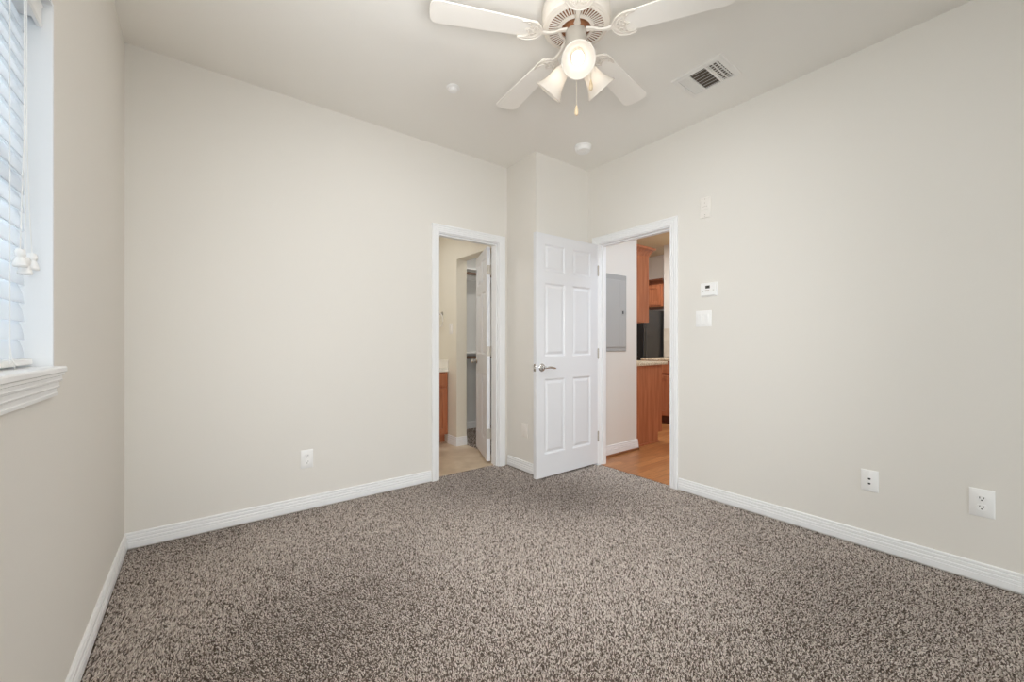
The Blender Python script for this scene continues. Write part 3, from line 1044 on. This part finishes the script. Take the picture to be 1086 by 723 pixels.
# ------------------------------------------------------------------ things on the ceiling
vx0, vx1, vy0, vy1 = 2.320, 2.587, 1.102, 1.405
vc = ((vx0 + vx1) / 2, (vy0 + vy1) / 2)
vent = tag(empty('ceiling_vent', (vc[0], vc[1], H)), 'white rectangular air register with dark louvre gaps on the ceiling', 'air vent')
hx, hy_ = (vx1 - vx0) / 2, (vy1 - vy0) / 2
b = MB()
fl = 0.030
prof = [(0.0, 0.0), (0.0, -0.004), (0.004, -0.008), (fl - 0.004, -0.011), (fl, -0.011), (fl, 0.0)]
vs = []
for (sx, sy) in ((-1, -1), (1, -1), (1, 1), (-1, 1)):
    vs += [(sx * (hx - q), sy * (hy_ - q), z) for q, z in prof]
n = len(prof)
fs = []
for s in range(4):
    s2 = (s + 1) % 4
    fs += [(s * n + k, s2 * n + k, s2 * n + (k + 1) % n, s * n + (k + 1) % n) for k in range(n)]
b.add(vs, fs)
b.build('frame', M['vent'], vent)
b = MB()
b.box((-hx + fl, -hy_ + fl, -0.002), (hx - fl, hy_ - fl, -0.0005))
tag(b.build('duct_shade_plate', M['duct'], vent), 'dark plate painted as the shade inside the duct')
b = MB()
ix, iy = hx - fl, hy_ - fl
# three banks: the middle one runs along y, the end ones along x
ya_, yb_ = -iy * 0.40, iy * 0.46
for yy in (ya_, yb_):
    b.box((-ix, yy - 0.005, -0.011), (ix, yy + 0.005, -0.004))
nm = 7
for k in range(nm):
    x = -ix + (k + 0.5) * 2 * ix / nm
    T = Matrix.Translation((x, 0, -0.0075)) @ Matrix.Rotation(R(-35), 4, 'Y')
    b.box((-0.0085, ya_, -0.0008), (0.0085, yb_, 0.0008), T)
for (y0, y1, sg, cnt) in ((-iy, ya_, 32, 3), (yb_, iy, -30, 3)):
    for k in range(cnt):
        y = y0 + (k + 0.5) * (y1 - y0) / cnt
        T = Matrix.Translation((0, y, -0.0075)) @ Matrix.Rotation(R(sg if y0 < 0 else sg), 4, 'X')
        b.box((-ix, -0.0085, -0.0008), (ix, 0.0085, 0.0008), T)
    for k in range(9):
        x = -ix + (k + 0.5) * 2 * ix / 9
        b.box((x - 0.0035, y0, -0.0045), (x + 0.0035, y1, -0.0025))
b.build('louver_panel', M['vent'], vent)
b = MB()
b.box((-ix * 0.1, iy + 0.006, -0.020), (-ix * 0.1 + 0.006, iy + 0.014, -0.010))
b.build('damper_lever', M['vent'], vent)
for sy in (-1, 1):
    b = MB()
    b.lathe([(0.0, -0.0135), (0.004, -0.0125), (0.0045, -0.010), (0.0, -0.010)], 10, Matrix.Translation((0, sy * (hy_ - 0.014), 0)))
    b.build('screw', M['vent'], vent)

sd = tag(empty('smoke_detector', (2.510, 2.312, H)), 'round white smoke detector on the ceiling above the open bedroom door', 'smoke detector')
b = MB()
b.lathe([(0.0, 0.0), (0.070, 0.0), (0.070, -0.010), (0.066, -0.012), (0.0, -0.012)], 40)
b.build('base_plate', M['white'], sd)
b = MB()
b.lathe([(0.0, -0.010), (0.063, -0.010), (0.065, -0.014), (0.063, -0.032), (0.056, -0.041), (0.030, -0.044), (0.0, -0.044)], 40)
for k in range(16):
    a = 2 * math.pi * k / 16
    b.box((0.034, -0.004, -0.0445), (0.052, 0.004, -0.0425), Matrix.Rotation(a, 4, 'Z'))
b.build('cover', M['white'], sd)
b = MB()
b.lathe([(0.0, -0.0425), (0.011, -0.0425), (0.011, -0.046), (0.008, -0.0475), (0.0, -0.0475)], 20, Matrix.Translation((0.012, 0.0, 0)))
b.build('test_button', M['white'], sd)

sp = tag(empty('sprinkler_cover', (1.274, 2.282, H)), 'small round white sprinkler cover alone on the ceiling over the bare wall', 'sprinkler')
b = MB()
b.lathe([(0.0, 0.0), (0.041, 0.0), (0.043, -0.004), (0.039, -0.008), (0.031, -0.009), (0.0, -0.009)], 36)
b.build('escutcheon', M['white'], sp)
b = MB()
b.lathe([(0.0, -0.008), (0.029, -0.008), (0.029, -0.018), (0.026, -0.024), (0.016, -0.029), (0.0, -0.030)], 32)
b.build('cap', M['white'], sp)


# ------------------------------------------------------------------ plates on the walls
def plate_on(name, T, w_, h_, m, d=0.006):
    """plate in a local frame: x right, z up, -y out of the wall"""
    o = empty(name, T=T)
    b = MB()
    a, c = w_ / 2, h_ / 2
    e = 0.005
    V = [(-a, 0, -c), (a, 0, -c), (a, 0, c), (-a, 0, c), (-a, -d * .5, -c), (a, -d * .5, -c), (a, -d * .5, c), (-a, -d * .5, c),
         (-a + e, -d, -c + e), (a - e, -d, -c + e), (a - e, -d, c - e), (-a + e, -d, c - e)]
    F = [(0, 1, 2, 3), (8, 11, 10, 9)] + [(k, 4 + k, 4 + (k + 1) % 4, (k + 1) % 4) for k in range(4)] + [(4 + k, 8 + k, 8 + (k + 1) % 4, 4 + (k + 1) % 4) for k in range(4)]
    b.add(V, F)
    b.build('cover_plate', m, o)
    return o


def screw(o, x, z, d, m, r=0.0032):
    b = MB()
    b.lathe([(0.0, 0.0), (r, 0.0), (r * 0.8, 0.0010), (0.0, 0.0013)], 10, Matrix.Translation((x, -d, z)) @ Matrix.Rotation(R(90), 4, 'X'))
    b.build('screw', m, o)


def outlet(T, label, sc=1.0, group='duplex wall outlets'):
    o = plate_on('wall_outlet', T, 0.076 * sc, 0.122 * sc, M['white'])
    for s in (-1, 1):
        b = MB()
        pts = []
        for q in range(24):
            a = 2 * math.pi * q / 24
            pts.append((0.0175 * math.cos(a), max(-0.0145, min(0.0145, 0.0175 * math.sin(a)))))
        b.prism(pts, 0.0, 0.0022, Matrix.Translation((0, -0.006, s * 0.0205)) @ Matrix.Rotation(R(90), 4, 'X'))
        rc = b.build('receptacle', M['white'], o)
        zc_ = s * 0.0205
        for (x0, z0, z1) in ((-0.0078, 0.0, 0.009), (0.0052, 0.001, 0.008)):
            b = MB()
            b.box((x0, -0.0086, zc_ + z0), (x0 + 0.0026, -0.0080, zc_ + z1))
            b.build('slot', M['dark'], rc)
        b = MB()
        b.lathe([(0.0, 0.0), (0.0030, 0.0), (0.0030, 0.0006), (0.0, 0.0006)], 12, Matrix.Translation((0, -0.0080, zc_ - 0.0065)) @ Matrix.Rotation(R(90), 4, 'X'))
        b.build('ground_hole', M['dark'], rc)
    screw(o, 0, 0, 0.006, M['white'])
    return tag(o, label, 'wall outlet', group)


def onBack(x, z):                     # back wall, faces -y
    return Matrix.Translation((x, YB, z))


def onRight(y, z):                    # right wall, faces -x: local -y -> world -x
    return Matrix.Translation((XR, y, z)) @ Matrix.Rotation(R(-90), 4, 'Z')


outlet(onBack(0.568, 0.333), 'white duplex outlet low on the long bare wall before the bathroom doorway')
outlet(onRight(0.174, 0.363), 'white duplex outlet low on the thermostat wall, farther from the doorway than the jack plate', 1.06)
# plate with jacks
o = plate_on('jack_plate', onRight(0.577, 0.360), 0.074, 0.116, M['white'])
for z in (0.012, -0.014):
    b = MB()
    b.box((-0.008, -0.0078, z - 0.007), (0.008, -0.0055, z + 0.007))
    j = b.build('jack', M['white'], o, bevel=0.001)
    b = MB()
    b.box((-0.0055, -0.0083, z - 0.0045), (0.0055, -0.0076, z + 0.003))
    b.box((-0.0025, -0.0083, z - 0.006), (0.0025, -0.0076, z - 0.0045))
    b.build('port', M['dark'], j)
screw(o, 0, 0.048, 0.006, M['white'])
screw(o, 0, -0.048, 0.006, M['white'])
tag(o, 'white plate with two dark jacks low on the thermostat wall', 'jack plate')
# blank plate by the open door (corner side wall, faces -x)
o = plate_on('blank_plate', Matrix.Translation((XC, 2.762, 0.349)) @ Matrix.Rotation(R(-90), 4, 'Z'), 0.078, 0.116, M['ivory'])
screw(o, 0, 0.042, 0.006, M['ivory'])
screw(o, 0, -0.042, 0.006, M['ivory'])
tag(o, 'pale blank plate low on the narrow wall behind the open bedroom door', 'wall plate')
# upper plate on the right wall
o = plate_on('alarm_plate', onRight(1.489, 2.096), 0.074, 0.150, M['ivory'], 0.010)
b = MB()
b.box((-0.026, -0.0135, -0.020), (0.026, -0.009, 0.046))
b.build('grille_panel', M['ivory'], o, bevel=0.002)
for q in [(-0.018 + k * 0.010, 0.006, 0.006, 0.004) for k in range(4)] + [(-0.002, 0.030, 0.005, 0.006)]:
    b = MB()
    b.box((q[0], -0.0142, q[1]), (q[0] + q[2], -0.0132, q[1] + q[3]))
    b.build('speaker_slot', M['fangrey'], o)
b = MB()
b.box((-0.003, -0.0115, -0.054), (0.004, -0.009, -0.049))
b.build('indicator', M['fangrey'], o)
screw(o, 0, 0.062, 0.010, M['fangrey'])
screw(o, 0, -0.064, 0.010, M['fangrey'])
tag(o, 'cream upright plate high on the wall above the thermostat', 'wall plate')
# thermostat
o = tag(empty('thermostat', T=onRight(1.459, 1.500)), 'white thermostat with small grey display beside the bedroom doorway', 'thermostat')
b = MB()
b.box((-0.058, -0.006, -0.050), (0.058, 0.0, 0.050))
b.build('base_plate', M['white'], o, bevel=0.002)
b = MB()
b.box((-0.055, -0.026, -0.046), (0.055, -0.005, 0.047))
b.build('body', M['white'], o, bevel=0.006, segs=3)
b = MB()
b.box((-0.018, -0.0275, 0.006), (0.014, -0.0255, 0.027))
b.build('display', M['lcd'], o, bevel=0.0006)
for k in range(3):
    b = MB()
    b.box((-0.014 + 0.009 * k, -0.0278, 0.010), (-0.0085 + 0.009 * k, -0.0272, 0.023))
    b.build('display_digit', M['dark'], o)
for (x, z, w_) in ((-0.020, -0.009, 0.030), (-0.016, -0.016, 0.004), (-0.006, -0.016, 0.004), (0.004, -0.016, 0.004), (-0.042, -0.016, 0.010), (0.034, -0.010, 0.010)):
    b = MB()
    b.box((x, -0.0270, z), (x + w_, -0.0255, z + 0.0045))
    b.build('button', M['fangrey'], o, bevel=0.0005)


def rocker_plate(T, gangs, label, m='white'):
    w_ = 0.070 + 0.046 * (gangs - 1)
    o = plate_on('light_switch', T, w_, 0.116, M[m])
    for g in range(gangs):
        x = (g - (gangs - 1) / 2) * 0.046
        b = MB()
        b.box((x - 0.0172, -0.0068, -0.034), (x + 0.0172, -0.0055, 0.034))
        rf = b.build('rocker_frame', M[m], o, bevel=0.0004)
        b = MB()
        V = [(x - 0.0145, -0.006, -0.031), (x + 0.0145, -0.006, -0.031), (x + 0.0145, -0.006, 0.031), (x - 0.0145, -0.006, 0.031),
             (x - 0.0145, -0.0085, -0.031), (x + 0.0145, -0.0085, -0.031), (x + 0.0145, -0.0125, 0.031), (x - 0.0145, -0.0125, 0.031)]
        b.add(V, [(0, 1, 2, 3), (4, 7, 6, 5), (0, 4, 5, 1), (1, 5, 6, 2), (2, 6, 7, 3), (3, 7, 4, 0)])
        b.build('rocker', M[m], rf, bevel=0.0008)
        screw(o, x, 0.048, 0.006, M[m])
        screw(o, x, -0.048, 0.006, M[m])
    return tag(o, label, 'light switch')


rocker_plate(onRight(1.503, 1.292), 2, 'white two-gang rocker switch directly under the thermostat')

# ------------------------------------------------------------------ hall: breaker panel
o = tag(empty('breaker_panel', (3.288, YC, 1.42)), 'grey electrical breaker panel set in the hall wall beyond the doorway', 'breaker panel')
b = MB()
b.box((-0.187, -0.010, -0.386), (0.187, 0.0, 0.386))
b.build('trim_frame', M['panelgrey'], o, bevel=0.006)
b = MB()
b.box((-0.142, -0.017, -0.345), (0.165, -0.009, 0.330))
dr = b.build('panel_door', M['panelgrey2'], o, bevel=0.004)
for (x, zt_) in ((0.075, 0.310), (0.110, -0.030)):
    b = MB()
    b.box((x, -0.0180, -0.325), (x + 0.008, -0.0165, zt_))
    b.build('door_rib', M['panelgrey2'], dr, bevel=0.0005)
b = MB()
b.box((0.098, -0.0205, -0.025), (0.146, -0.0165, 0.030))
lt = b.build('latch', M['panelgrey'], dr, bevel=0.002)
b = MB()
b.box((0.108, -0.0222, -0.008), (0.124, -0.0200, 0.020))
tag(b.build('latch_slide', M['dark'], lt, bevel=0.001), 'black latch slide')
b = MB()
b.lathe([(0.0, -0.335), (0.004, -0.335), (0.004, 0.320), (0.0, 0.320)], 10, Matrix.Translation((-0.147, -0.011, 0)))
b.build('hinge', M['panelgrey'], o)
for (x, z) in ((-0.172, 0.0), (0.177, 0.0), (-0.172, 0.36), (0.177, 0.36), (-0.172, -0.36), (0.177, -0.36)):
    screw(o, x, z, 0.010, M['nickel'], 0.005)


# ------------------------------------------------------------------ kitchen
def shaker(parent, name, T, w_, h_, m='cherry', knob=False):
    """raised frame door in a local frame: x right, z up, -y outward; centre at origin"""
    b = MB()
    a, c, f, d = w_ / 2, h_ / 2, min(0.055, w_ * 0.28, h_ * 0.28), 0.019
    for (x0, x1, z0, z1) in ((-a, -a + f, -c, c), (a - f, a, -c, c), (-a + f, a - f, c - f, c), (-a + f, a - f, -c, -c + f)):
        b.box((x0, -d, z0), (x1, 0, z1), T)
    b.box((-a + f, -d + 0.009, -c + f), (a - f, -0.002, c - f), T)
    o = b.build(name, M[m], parent, bevel=0.0025)
    return o


Rx = Matrix.Rotation(R(-90), 4, 'Z')            # door facing -x
Rp = Matrix.Rotation(R(90), 4, 'Z')             # door facing +x

# left run: faces +x, its end panel looks at the bedroom door
K0, K1 = 2.670, 3.55
uc = tag(empty('upper_cabinet', (XK + 0.003, K0, 1.345)), 'cherry wall cabinet with crown moulding hanging above the nearer beige countertop', 'kitchen cabinet')
b = MB()
b.box((0.0, 0.0, 0.0), (0.300, K1 - K0, 0.755))
b.build('carcass', M['cherry'], uc, bevel=0.002)
b = MB()
cp = [(0.0, 0.735), (0.004, 0.735), (0.008, 0.755), (0.022, 0.770), (0.040, 0.795), (0.052, 0.800), (0.055, 0.822), (0.0, 0.822)]
vs = []
for i in range(3):
    for t_, z in cp:
        vs.append([(0.0, -t_, z), (0.300 + t_, -t_, z), (0.300 + t_, K1 - K0, z)][i])
n = len(cp)
fs = []
for s in range(2):
    fs += [(s * n + k, s * n + (k + 1) % n, (s + 1) * n + (k + 1) % n, (s + 1) * n + k) for k in range(n)]
fs += [tuple(range(n)), tuple(2 * n + k for k in reversed(range(n)))]
b.add(vs, fs)
b.build('crown', M['cherry'], uc)
for q in range(2):
    shaker(uc, 'cabinet_door', Matrix.Translation((0.300, 0.225 + 0.43 * q, 0.372)) @ Rp, 0.40, 0.70)

bc = tag(empty('base_cabinet', (XK + 0.003, K0, 0.0)), 'cherry base cabinet with plain end panel just past the breaker panel', 'kitchen cabinet')
b = MB()
b.prism([(0.0, -0.006), (0.475, -0.006), (0.475, 0.105), (0.555, 0.105), (0.555, 0.868), (0.0, 0.868)], -(K1 - K0), 0.0, Matrix.Rotation(R(90), 4, 'X'))
b.build('carcass', M['cherry'], bc, bevel=0.002)
b = MB()
b.box((0.0, -0.016, -0.006), (0.480, 0.0, 0.014))
b.build('shoe_strip', M['cherry'], bc, bevel=0.003)
for q in range(2):
    shaker(bc, 'cabinet_door', Matrix.Translation((0.555, 0.225 + 0.43 * q, 0.400)) @ Rp, 0.40, 0.56)
    b = MB()
    b.box((0.555, 0.025 + 0.43 * q, 0.705), (0.574, 0.425 + 0.43 * q, 0.845))
    b.build('drawer_front', M['cherry'], bc, bevel=0.003)
ct = tag(empty('countertop', (XK, K0, 0.868)), 'beige speckled countertop on the plain-ended cherry base cabinet', 'countertop')
b = MB()
b.box((0.0, -0.030, 0.0), (0.635, K1 - K0, 0.036))
b.build('slab', M['granite'], ct, bevel=0.008, segs=3)

# right run: faces -x
S0, S1 = 1.0, 3.57
b2 = tag(empty('base_cabinet', (5.716, S1, 0.0)), 'cherry base cabinet with doors under the counter by the refrigerator', 'kitchen cabinet')
b = MB()
b.prism([(0.0, -0.006), (-0.51, -0.006), (-0.51, 0.105), (-0.585, 0.105), (-0.585, 0.868), (0.0, 0.868)], 0.0, S1 - S0, Matrix.Rotation(R(90), 4, 'X'))
b.build('carcass', M['cherry'], b2, bevel=0.002)
b = MB()
b.box((-0.513, -(S1 - S0), -0.006), (-0.510, 0.0, 0.104))
tag(b.build('toe_kick', M['cherrydark'], b2), 'dark toe kick')
for q in range(5):
    yc = -0.235 - 0.45 * q
    shaker(b2, 'cabinet_door', Matrix.Translation((-0.585, yc, 0.395)) @ Rx, 0.41, 0.55)
    b = MB()
    b.box((-0.604, yc - 0.205, 0.700), (-0.585, yc + 0.205, 0.845))
    b.build('drawer_front', M['cherry'], b2, bevel=0.003)
c2 = tag(empty('countertop', (5.72, S1, 0.868)), 'beige speckled countertop directly in front of the black refrigerator', 'countertop')
b = MB()
b.box((-0.625, -(S1 - S0), 0.0), (-0.001, 0.0, 0.036))
b.build('slab', M['granite'], c2, bevel=0.008, segs=3)

fr = tag(empty('refrigerator', (5.30, 3.615, -0.006)), 'black refrigerator standing at the end of the kitchen under a cherry cabinet', 'refrigerator')
b = MB()
b.box((0.0, 0.0, 0.03), (0.66, 0.86, 1.625))
b.box((0.03, 0.02, 0.0), (0.63, 0.84, 0.03))
b.build('body', M['blackside'], fr, bevel=0.006)
for (y0, y1, hy2) in ((0.0, 0.475, 0.445), (0.481, 0.86, 0.512)):
    b = MB()
    b.box((-0.060, y0, 0.09), (-0.004, y1, 1.62))
    dd = b.build('door', M['black'], fr, bevel=0.010, segs=3)
    b = MB()
    b.tube([(-0.062, hy2, 0.75), (-0.100, hy2, 0.78), (-0.100, hy2, 1.42), (-0.062, hy2, 1.45)], 0.011, 10)
    b.build('handle', M['black'], dd)
b = MB()
b.box((-0.020, 0.01, 0.012), (0.02, 0.85, 0.085))
b.build('kick_grille', M['black'], fr, bevel=0.003)

fc = tag(empty('upper_cabinet', (5.72, 3.60, 1.70)), 'small cherry cabinet with crown moulding above the refrigerator', 'kitchen cabinet')
b = MB()
b.box((0.0, 0.0, 0.0), (0.575, 0.90, 0.37))
b.build('carcass', M['cherry'], fc, bevel=0.002)
vs = []
cp2 = [(t_, z - 0.735 + 0.345) for t_, z in cp]
for i in range(2):
    for t_, z in cp2:
        vs.append([(-t_, -0.012 - t_ * 0.2, z * 0.92 + 0.03), (-t_, 0.90, z * 0.92 + 0.03)][i])
b = MB()
b.add(vs, [(k, (k + 1) % n, n + (k + 1) % n, n + k) for k in range(n)] + [tuple(range(n)), tuple(n + k for k in reversed(range(n)))])
b.build('crown', M['cherrydark'], fc)
for q in range(2):
    shaker(fc, 'cabinet_door', Matrix.Translation((0.0, 0.235 + 0.43 * q, 0.180)) @ Rx, 0.40, 0.31)

# ------------------------------------------------------------------ bathroom
vn = tag(empty('vanity_cabinet', (XG, 4.085, -0.007)), 'cherry vanity cabinet under a white top seen through the bathroom doorway', 'vanity')
b = MB()
b.box((-1.2, 0.0, 0.10), (-0.002, 0.61, 0.80))
b.box((-1.2, 0.07, 0.0), (-0.002, 0.61, 0.10))
b.build('carcass', M['cherry'], vn, bevel=0.002)
for q in range(3):
    xc = -0.205 - 0.39 * q
    shaker(vn, 'cabinet_door', Matrix.Translation((xc, 0.0, 0.37)), 0.37, 0.50)
    b = MB()
    b.box((xc - 0.185, -0.019, 0.645), (xc + 0.185, 0.0, 0.785))
    b.build('drawer_front', M['cherry'], vn, bevel=0.003)
vt = tag(empty('vanity_countertop', (XG, 4.085, 0.793)), 'white cultured marble vanity top with side splash', 'countertop')
b = MB()
b.box((-1.22, -0.025, 0.0), (-0.002, 0.612, 0.032))
b.build('slab', M['marble'], vt, bevel=0.006)
b = MB()
b.box((-0.022, -0.020, 0.032), (-0.002, 0.59, 0.132))
b.build('side_splash', M['marble'], vt, bevel=0.004)
b = MB()
b.box((-1.2, 0.592, 0.032), (-0.022, 0.612, 0.132))
b.build('back_splash', M['marble'], vt, bevel=0.004)

onSide = lambda y, z: Matrix.Translation((XG, y, z)) @ Matrix.Rotation(R(-90), 4, 'Z')
tr = tag(empty('towel_ring', T=onSide(4.215, 1.455)), 'pale oval towel ring on the cream bathroom wall', 'towel ring')
b = MB()
b.lathe([(0.0, 0.0), (0.024, 0.0), (0.024, 0.006), (0.012, 0.012), (0.010, 0.040), (0.013, 0.046), (0.0, 0.048)], 24, ROTX)
b.build('mount', M['nickel'], tr)
b = MB()
b.tube([(0.075 * math.sin(2 * math.pi * q / 32), -0.034 - 0.006 * math.cos(2 * math.pi * q / 32), -0.072 + 0.078 * math.cos(2 * math.pi * q / 32)) for q in range(32)], 0.0065, 8, closed=True)
b.build('ring', M['ivory'], tr)
rocker_plate(onSide(4.010, 1.278), 1, 'ivory single rocker switch on the cream bathroom wall', 'ivory')

# ------------------------------------------------------------------ closet
for (z, lab) in ((2.03, 'upper white closet shelf with brown hanging rod behind the bathroom door'), (0.985, 'lower white closet shelf with brown hanging rod, at waist height')):
    cs = tag(empty('closet_shelf', (XG + 0.125, 4.61, z)), lab, 'closet shelf', None)
    b = MB()
    b.box((0.0, -0.30, 0.0), (1.11, 0.0, 0.019))
    b.build('shelf_board', M['trim'], cs, bevel=0.002)
    b = MB()
    b.box((0.0, -0.019, -0.085), (1.11, 0.0, 0.0))
    b.box((0.0, -0.30, -0.085), (0.018, -0.019, 0.0))
    b.box((1.092, -0.30, -0.085), (1.11, -0.019, 0.0))
    b.build('cleat', M['trim'], cs)
    b = MB()
    b.tube([(0.018, -0.27, -0.045), (1.092, -0.27, -0.045)], 0.018, 16)
    tag(b.build('hanging_rod', M['rod'], cs), 'brown wooden hanging rod')
